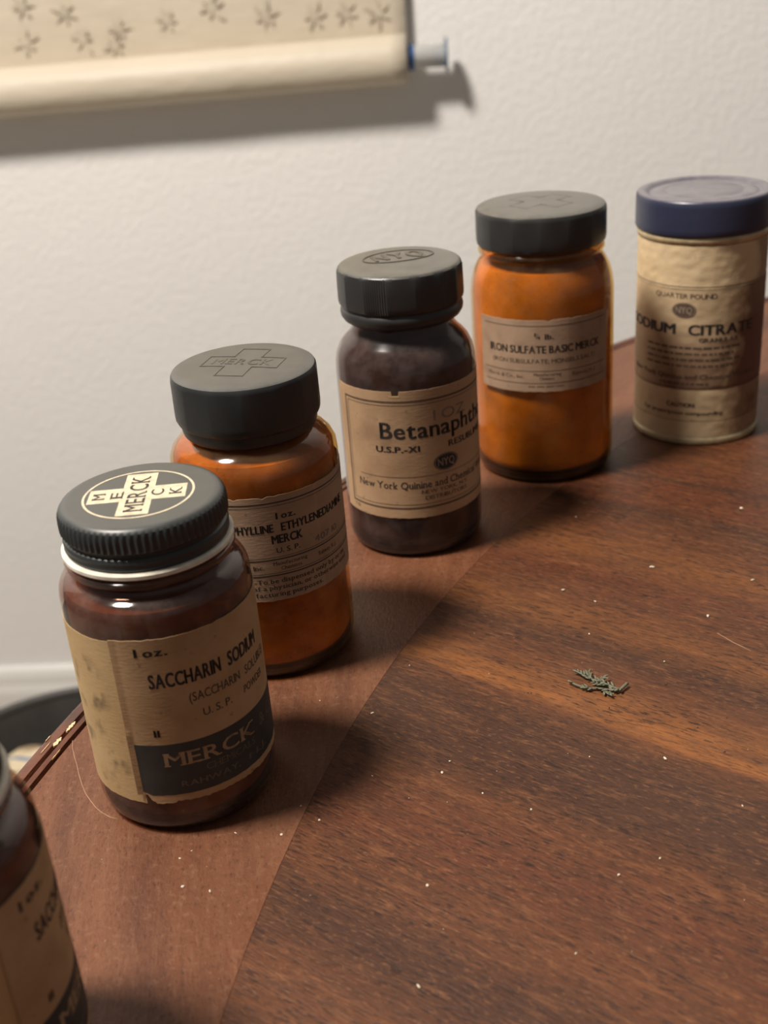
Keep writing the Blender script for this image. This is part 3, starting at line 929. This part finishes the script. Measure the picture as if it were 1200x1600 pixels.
line(lab, R, '1', -104.4, -103.4, 58.0, 1.3, M['ink'], BOLD)
line(lab, R, '/', -103.4, -101.7, 57.2, 1.8, M['ink'], REG)
line(lab, R, '4', -102.2, -100.2, 56.9, 1.3, M['ink'], BOLD)
line(lab, R, 'lb.', -96.5, -89.2, 56.9, 1.9, M['ink'], BOLD, True)
line(lab, R, 'IRON SULFATE BASIC MERCK', -143, -49.4, 51.8, 2.7, M['ink'], BOLD)
line(lab, R, '(IRON SUBSULFATE; MONSELS SALT)', -140.5, -53.7, 48.0, 1.55, M['ink_soft'], REG)
line(lab, R, 'Merck & Co., Inc.', -146, -113, 42.4, 1.3, M['ink_soft'], REG, True)
line(lab, R, 'Manufacturing', -105.6, -84.1, 43.3, 1.05, M['ink_soft'], REG, True)
line(lab, R, 'Chemists', -101, -89.5, 41.8, 1.05, M['ink_soft'], REG, True)
line(lab, R, 'Rahway, N. J.', -75, -53, 42.6, 1.2, M['ink_soft'], REG, True)
bars(lab, R, -110, -82, 38.9, 0.6, M['ink_faint'], 5)
tag(b4, 'widest orange bottle with small iron sulfate label and broad black cap', 'bottle')

# --- cardboard canister
root = empty('canister', (0.1302, 0.4509, TZ))
can = root
R = 24.1
lathe('tube_body', [(0, 1.2), (22.6, 1.2), (23.9, 1.6), (23.95, 5), (23.95, 80), (23.0, 82), (0, 82)], M['can_paper'], root, 96)
lathe('bottom_rim', [(22.4, 0.2), (23.6, 0), (24.5, 0.5), (24.75, 1.5), (24.6, 2.7), (24.15, 3.2), (23.95, 3.2), (22.4, 1.0)], M['can_rim'], root, 112, closed=True)
lathe('top_rim', [(23.9, 78.6), (24.1, 79.0), (24.7, 79.8), (24.9, 80.8), (24.6, 81.7), (24.0, 82.2), (23.4, 82.2), (23.4, 78.6)], M['can_rim'], root, 112, closed=True)
lathe('lid', [(0, 91.6), (24.2, 91.6), (24.4, 82.2), (25.2, 82.2), (25.45, 82.8), (25.4, 84.5), (25.35, 92.5), (25.2, 94.0), (24.7, 94.8), (23.9, 95.1), (22.6, 95.1), (21.4, 94.7), (20.6, 94.0), (20.1, 93.85), (19.5, 94.1), (18.6, 94.5), (15.0, 94.6), (14.5, 94.4), (14.0, 94.6), (0, 94.7)],
      M['can_lid'], root, 112, deg=50)
def crk(a, z):
    b = 0.30 * nz(a, z * 1.6, 2.2, 2) + 0.07 * nz(a, z * 2, 6, 5)
    k_ = 0.6 if z > 63.5 else 0.45
    if 22.9 < z < 23.8: b -= 0.25
    return 0.25 + b * k_ + (0.12 if 23.5 < z < 63 else 0)
def st5(a, z):
    v = nz(a, z, 1.2, 14) * 0.8 + 0.35 * nz(a, z, 4, 3)
    s = 0.0
    if 23.3 < z < 63.3:
        s = 0.30 + 0.62 * (1 / (1 + math.exp((z - 44 + 8 * v) / 4.0)))
        s *= 0.9 + 0.3 * v
    elif z >= 63.3:
        s = 0.06 + 0.10 * max(0, v)
    else:
        s = 0.20 + 0.30 * max(0, v)
        if z < 10.2: s = 0.10
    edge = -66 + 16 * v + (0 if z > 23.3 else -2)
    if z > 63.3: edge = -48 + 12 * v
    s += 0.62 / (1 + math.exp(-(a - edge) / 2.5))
    if 24 < z < 40: s -= 0.35 * math.exp(-((a + 80 - (z - 24) * 0.55) / 2.2) ** 2)
    if a < -135: s *= 1 - 0.6 * min(1, (-135 - a) / 30)
    return max(0, min(1.0, s))
lab = patch('wrapper', R - 0.15, -230, 128, 3.3, 78.8, M['can_paper'], root, 0.10, None, None, st5, crk, 1.2, 0.8)
q = crk
RW = R - 0.15
for z, h in ((63.4, .34), (62.6, .14), (23.2, .34), (10.1, .16)):
    rule(lab, RW, -228, 120, z, h, M['ink_soft'], 0.16, q)
L5 = 0.17
line(lab, RW, 'QUARTER POUND', -147, -91, 59.2, 1.8, M['ink_soft'], REG, False, L5, q)
oval(lab, RW, -119.2, 54.7, 4.5, 2.9, M['ink_soft'], M['oval_cream'], q)
line(lab, RW, 'SODIUM', -186, -125.7, 45.2, 3.9, M['ink'], BOLD, False, L5, q)
line(lab, RW, 'CITRATE', -114.3, -52.7, 45.2, 3.9, M['ink'], BOLD, False, L5, q)
line(lab, RW, 'GRANULAR', -105, -68.9, 42.3, 1.6, M['ink_soft'], BOLD, False, L5, q)
for i, z in enumerate((39.6, 37.2, 34.8, 32.4)):
    bars(lab, RW, -156, -66 - 4 * (i % 2), z, 0.75, M['ink_soft'], 20 + i, L5, q)
line(lab, RW, 'New York Quinine and Chemical Works', -178, -50, 27.5, 1.9, M['ink_soft'], REG, True, L5, q)
bars(lab, RW, -140, -95, 25.2, 0.7, M['ink_soft'], 31, L5, q)
line(lab, RW, 'CAUTION:', -132.3, -105.7, 15.9, 1.7, M['ink'], BOLD, False, L5, q)
line(lab, RW, 'For prescription compounding.', -158.6, -79, 12.7, 1.6, M['ink'], REG, False, L5, q)
tag(can, 'cream and brown stained cardboard canister with blue tin lid, reading Sodium Citrate', 'canister')

tag(b1, 'brown bottle with tan saccharin label, standing between the cross-capped orange bottle and its twin', 'bottle')
tag(b0, 'brown saccharin bottle at the end of the row, next to its twin only', 'bottle')

# ------------------------------------------------------------------ cedar sprig
sprig = empty('cedar_sprig', (0.0555, 0.2705, TZ))
tag(sprig, 'small dried grey-green cedar sprig lying on the wood', 'sprig')
def sl(p): return ((p[0] - 55.5) * .001, (p[1] - 270.5) * .001, p[2] * .001)
main = [(62.6, 268.8, 1.3), (61.4, 267.6, 1.2), (60.2, 266.6, .9), (58.6, 266.8, .7), (56.9, 267.3, .6), (54.6, 268.3, .6), (52.4, 268.5, .7), (50.6, 269.0, .8), (48.6, 270.8, .8), (46.9, 272.4, 1.2)]
br1 = [(59.4, 266.9, .8), (57.4, 269.1, .9), (55.3, 271.0, .9), (53.4, 272.8, .8), (51.7, 274.8, .8), (50.4, 276.4, .8)]
br2 = [(53.4, 272.8, .8), (53.1, 274.2, .9), (53.1, 275.6, 1.1)]
br3 = [(55.3, 271.0, .9), (56.2, 271.7, 1.2), (57.0, 271.7, 1.6)]
br4 = [(57.4, 269.1, .9), (55.4, 269.4, .8), (53.6, 270.6, 1.0)]
br5 = [(55.0, 268.2, .6), (56.0, 266.2, .6), (57.2, 264.8, .8)]
lv, lf = [], []
for t_, w_, h_ in ((0, .22, .10), (.35, .42, .20), (.7, .34, .18), (1.0, .03, .05)):
    lv += [(t_ * 1.9 * .001, -w_ * .001, 0.04e-3), (t_ * 1.9 * .001, 0, (h_ + .10) * .001), (t_ * 1.9 * .001, w_ * .001, 0.04e-3), (t_ * 1.9 * .001, 0, -h_ * .6 * .001)]
for i in range(3):
    for k_ in range(4):
        a, b = i * 4 + k_, i * 4 + (k_ + 1) % 4
        lf.append((a, b, b + 4, a + 4))
lf += [(3, 2, 1, 0), (12, 13, 14, 15)]
leaf_me = None
for bi, (path, rr) in enumerate(((main, .48), (br1, .42), (br2, .34), (br3, .32), (br4, .32), (br5, .30))):
    pts = []
    for i in range(len(path) - 1):
        for s in (0, .5):
            pts.append([path[i][c] + (path[i + 1][c] - path[i][c]) * s for c in range(3)])
    pts.append(path[-1])
    tube('stem' if bi == 0 else 'branchlet', [sl((p[0], p[1], p[2] if not bi else p[2])) for p in pts], (lambda t_, r_=rr: r_ * .001 * (1 - .35 * t_)), M['stem'], sprig, 7)
    st = 4 if bi == 0 else 1
    for i in range(st, len(pts)):
        p = Vector(pts[i])
        d = (Vector(pts[i]) - Vector(pts[i - 1])).normalized()
        for side in (-1, 1):
            if bi == 0 and random.random() < .35: continue
            if leaf_me is None:
                o = mesh_obj('leaf', lv, lf, M['leaf'], sprig)
                leaf_me = o.data
            else:
                o = bpy.data.objects.new('leaf', leaf_me)
                COL.objects.link(o)
                o.parent = sprig
            ang = math.atan2(d.y, d.x) + side * random.uniform(.35, .75)
            o.location = sl((p.x - d.x * .5, p.y - d.y * .5, p.z + .1))
            o.rotation_euler = (random.uniform(-.4, .4), -random.uniform(.0, .35), ang)
            s_ = random.uniform(.75, 1.15) * (1 if bi < 2 else .85)
            o.scale = (s_, s_, s_)

# ------------------------------------------------------------------ crumbs and dust on the table
def crumbs(name, items, mat, label):
    bm = bmesh.new()
    for x, y, s in items:
        q_ = bmesh.ops.create_icosphere(bm, subdivisions=1, radius=1.0)['verts']
        a = random.uniform(0, PI)
        sx, sy, sz = s * random.uniform(.7, 1.3), s * random.uniform(.4, .8), s * .45
        for v in q_:
            c = v.co * (1 + .35 * noise.noise(v.co * 2 + Vector((x, y, 0))))
            X, Y = c.x * sx, c.y * sy
            v.co = ((x + X * math.cos(a) - Y * math.sin(a)) * .001, (y + X * math.sin(a) + Y * math.cos(a)) * .001, TZ + (c.z + .8) * sz * .001)
    me = bpy.data.meshes.new(name)
    bm.to_mesh(me)
    bm.free()
    me.materials.append(mat)
    o = bpy.data.objects.new(name, me)
    COL.objects.link(o)
    return tag(o, label, 'crumbs', kind='stuff')
CR = [(124.8, 369.8, 4), (84.8, 333.4, 4), (54.3, 323.3, 4), (67.4, 373.6, 2), (93.9, 301.5, 3), (62.8, 315.1, 2), (113.2, 320.3, 3), (57.5, 296.9, 2), (75.4, 279.5, 2), (-7.5, 266.0, 2.6), (-21.4, 224.3, 2),
      (3.0, 199.8, 2.4), (-0.7, 172.1, 2.6), (9.3, 238.4, 2.6), (-8.2, 239.3, 2), (-52.1, 205.5, 2.6), (-45.7, 203.4, 2), (-53.8, 214.8, 2), (-41.4, 222.1, 2), (65.0, 236.9, 3.4), (46.7, 240.0, 2), (55.3, 202.4, 2),
      (45.2, 198.3, 3), (18.5, 229.3, 2), (31.9, 177.3, 1.6), (11.6, 242.7, 2), (78.4, 217.4, 2), (-51.3, 217.1, 1.6), (-30.3, 220.2, 2.4), (-26.0, 230.0, 1.6), (29.3, 222.1, 1.6), (-14.3, 348.6, 2), (-21.9, 273.9, 1.6), (3.8, 287.9, 1.6), (21.4, 365.8, 1.6), (-19, 329, 2.4)]
items = [(x, y, s * .20) for x, y, s in CR]
for i in range(170):
    x, y = random.uniform(-90, 200), random.uniform(120, 480)
    if math.hypot(x * .001 - TC[0], y * .001 - TC[1]) > .59: continue
    if any(math.hypot(x * .001 - o.location.x, y * .001 - o.location.y) < .029 for o in (b0, b1, b2, b3, b4, can)): continue
    items.append((x, y, random.uniform(.07, .17)))
crumbs('pale_crumbs', items, M['crumb'], 'pale dust specks and crumbs scattered over the table top')
DK_ = [(35.4, 269.7, .35), (36.3, 269.5, .25), (34.4, 270.0, .2), (55.8, 260.0, .32), (58.0, 261.5, .15), (76.3, 248.4, .28), (80.2, 237.8, .32), (73.0, 268.4, .38), (73.6, 268.9, .2), (84.8, 251.5, .25), (61.2, 246.9, .15)]
crumbs('dark_crumbs', DK_, M['dcrumb'], 'tiny dark crumbs lying around the cedar sprig')

# ------------------------------------------------------------------ paper roll hanging on the wall
roll_r = empty('paper_roll', (*WP, 0))
roll_r.rotation_euler = (0, 0, WT)
tag(roll_r, 'beige floral-print paper hanging on the wall, rolled up at its lower end', 'wall paper')
def sheet_mat():
    t = NT('beige_print_paper')
    n1 = t.noise(t.coord(), 14, 4)
    c = t.mix(n1, (.60, .53, .42), (.66, .59, .48))
    n2 = t.noise(t.coord((40, 40, 90)), 1, 3)
    return t.end(t.principled(c, 0.5, 0.4, 0, t.bump(n2, 0.25, 0.004)))
SH = sheet_mat()
UA, UB = 0.062, 0.546
zc = lambda u: TZ + 0.0670 + 0.005 * (u - .11) / .43
RC, OFF = 0.0245, 0.031
sv, sf = [], []
NU, NZ_ = 28, 30
ss = []                     # cross-section: down the sheet, then round the roll
for i in range(12):
    ss.append((-0.012, 0.95 - (0.95 - 0.012) * i / 11, 0))
NT_ = 40
for i in range(NT_ + 1):
    a = math.radians(12) + (2 * PI * 1.45) * i / NT_
    rr = RC - 0.0022 * i / NT_
    ss.append((-OFF + rr * math.cos(a), -rr * math.sin(a) if False else -rr * math.sin(a), 1))
for iu in range(NU + 1):
    u = UA + (UB - UA) * iu / NU
    for off, z, on in ss:
        wv = 0.0012 * noise.noise(Vector((u * 14, z * 9, on * 3.0)))
        edge_curl = 0.006 * max(0, (u - 0.53) / 0.016) ** 2 if not on else 0
        sv.append((u, off + wv - edge_curl, zc(u) + z if on else zc(u) + z))
W = len(ss)
for iu in range(NU):
    for j in range(W - 1):
        sf.append((iu * W + j, iu * W + j + 1, (iu + 1) * W + j + 1, (iu + 1) * W + j))
sheet = mesh_obj('paper_sheet', sv, sf, SH, roll_r)
md = sheet.modifiers.new('thickness', 'SOLIDIFY')
md.thickness = 0.0008
motif_m = plain('grey_brown_print', (.555, .488, .382), 0.6, scale=60)
def star(u, z, s, rot):
    n = 6
    v = [(u, -0.0135, z)]
    for i in range(n * 6):
        a = 2 * PI * i / (n * 6)
        ph = (i % 6)
        rr = s * (0.22, .5, .8, 1.0, .75, .45)[ph] * (0.75 + .5 * noise.noise(Vector((u * 50, z * 50, i * 1.7))))
        v.append((u + rr * math.cos(a + rot), -0.0135 - 0.0009, z + rr * math.sin(a + rot)))
    v[0] = (u, -0.0144, z)
    f = [(0, i + 1, (i + 1) % (n * 6) + 1) for i in range(n * 6)]
    mesh_obj('printed_flower', v, f, motif_m, sheet, False)
for u, z in [(.15, .148), (.193, .139), (.208, .113), (.147, .114), (.247, .12), (.299, .125), (.241, .104), (.347, .134), (.402, .121), (.452, .118), (.485, .118), (.518, .116), (.105, .13), (.17, .17), (.26, .165), (.33, .175), (.42, .165), (.50, .16), (.22, .19), (.38, .195), (.47, .19)]:
    star(u, TZ + z, random.uniform(.014, .020), random.uniform(0, 1))
def axial(name, prof_, mat, seg=48):
    """revolve (u, r) about the roll axis"""
    v, f = [], []
    for u, r in prof_:
        for i in range(seg):
            a = 2 * PI * i / seg
            v.append((u, -OFF + r * math.cos(a), zc(0.546) + r * math.sin(a)))
    kk = len(prof_)
    for i in range(kk):
        i2 = (i + 1) % kk
        for j in range(seg):
            j2 = (j + 1) % seg
            f.append((i * seg + j, i * seg + j2, i2 * seg + j2, i2 * seg + j))
    return mesh_obj(name, v, f, mat, roll_r)
white_pl = plain('white_plastic', (.78, .78, .76), 0.3, 0.5, var=0.02)
blue_pl = plain('blue_plastic', (.050, .125, .34), 0.35, 0.5, var=0.05)
grey_pl = plain('grey_blue_plastic', (.13, .19, .28), 0.35, 0.5, var=0.05)
axial('core_tube', [(0.05, .0085), (0.586, .0085), (0.586, .0112), (0.05, .0112)], white_pl)
axial('blue_collar', [(0.5475, .0112), (0.5535, .0112), (0.5535, .0128), (0.5475, .0128)], blue_pl)
axial('end_flange', [(0.585, .0085), (0.588, .0085), (0.588, .0170), (0.585, .0170)], grey_pl)
fixing = box('wall_hook', 0.30, 0.32, -0.012, 0.0, TZ + 1.005, TZ + 1.03, white_pl, roll_r)

# ------------------------------------------------------------------ waste bin with crumpled paper
BC = (-0.300, 0.852)
wb = empty('waste_bin', (*BC, 0))
tag(wb, 'dark grey round waste bin standing on the floor near the wall', 'bin')
lathe('bucket', [(0, 2), (110, 0), (118, 3), (122, 12), (156, 276), (153, 276), (119, 13), (112, 6), (0, 6)], plain('dark_grey_plastic', (.060, .058, .056), 0.45, 0.5, scale=40), wb, 96)
lathe('rim', [(152, 276), (158, 272), (161, 275), (160.5, 280), (156, 282), (152.5, 280)], plain('dark_grey_rim_plastic', (.070, .068, .066), 0.4), wb, 96, closed=True)
def crumple(name, x, y, z, r, mat, label, seed, flat=0.8):
    bm = bmesh.new()
    bmesh.ops.create_icosphere(bm, subdivisions=3, radius=1.0)
    for v in bm.verts:
        c = v.co.copy()
        d = 0.82 + 0.20 * noise.noise(c * 1.6 + Vector((seed, 0, 0))) + 0.16 * abs(noise.noise(c * 3.5 + Vector((0, seed, 0)))) + .06 * noise.noise(c * 8 + Vector((0, 0, seed)))
        v.co = Vector((c.x * d * r, c.y * d * r, c.z * d * r * flat))
    me = bpy.data.meshes.new(name)
    bm.to_mesh(me)
    bm.free()
    me.materials.append(mat)
    o = bpy.data.objects.new(name, me)
    COL.objects.link(o)
    o.location = (x, y, z)
    return tag(o, label, 'paper', 'crumpled papers in the waste bin')
def striped(name, base, stripe, width, pos, rot):
    t = NT(name)
    v = t.coord((1, 1, 1), rot)
    s_ = t.n('ShaderNodeSeparateXYZ')
    t.t.links.new(v, s_.inputs[0])
    d = t.math('ABSOLUTE', t.math('SUBTRACT', s_.outputs[1], pos))
    mk = t.math('LESS_THAN', d, width)
    return t.end(t.principled(t.mix(mk, base, stripe), 0.7, 0.2))
pm1 = plain('cream_waste_paper', (.66, .56, .40), 0.8, scale=40, var=.05)
pm2 = striped('blue_striped_waste_paper', (.70, .64, .54), (.16, .22, .34), 0.004, 0.01, 0.4)
def banded(name, stops):
    t = NT(name)
    v = t.coord((1, 1, 1), 0.35)
    s_ = t.n('ShaderNodeSeparateXYZ')
    t.t.links.new(v, s_.inputs[0])
    f = t.math('MULTIPLY_ADD', s_.outputs[1], 10.0, 0.5)
    return t.end(t.principled(t.ramp(f, stops, 'CONSTANT'), 0.7, 0.2))
CRM, TAN, DTN = (.62, .52, .36), (.40, .31, .20), (.28, .20, .125)
pm3 = banded('striped_waste_paper', [(0, CRM), (.30, TAN), (.34, CRM), (.48, (.17, .22, .32)), (.52, CRM), (.66, TAN), (.72, DTN), (.78, TAN), (.84, DTN), (.90, TAN)])
for i in range(8):
    up = i >= 4
    a = math.radians((40, 130, 220, 310)[i % 4] + (0 if up else 45))
    rr = 0.080 if up else 0.064
    mt, lb = [(pm1, 'plain crumpled cream paper beside the tan-striped one in the bin'), (pm3, 'crumpled cream paper with tan and blue stripes on top in the bin'), (pm2, 'crumpled off-white paper with a single blue stripe in the bin'),
              (pm1, 'plain crumpled cream paper beside the single-striped one in the bin')][i % 4] if up else (pm1, 'crumpled cream paper buried under the others in the bin')
    crumple('crumpled_paper', BC[0] + rr * math.cos(a), BC[1] + rr * math.sin(a), 0.229 if up else 0.084, 0.057 if up else 0.044, mt, lb, i * 3.3 + 1, 0.85 if up else 1.6)
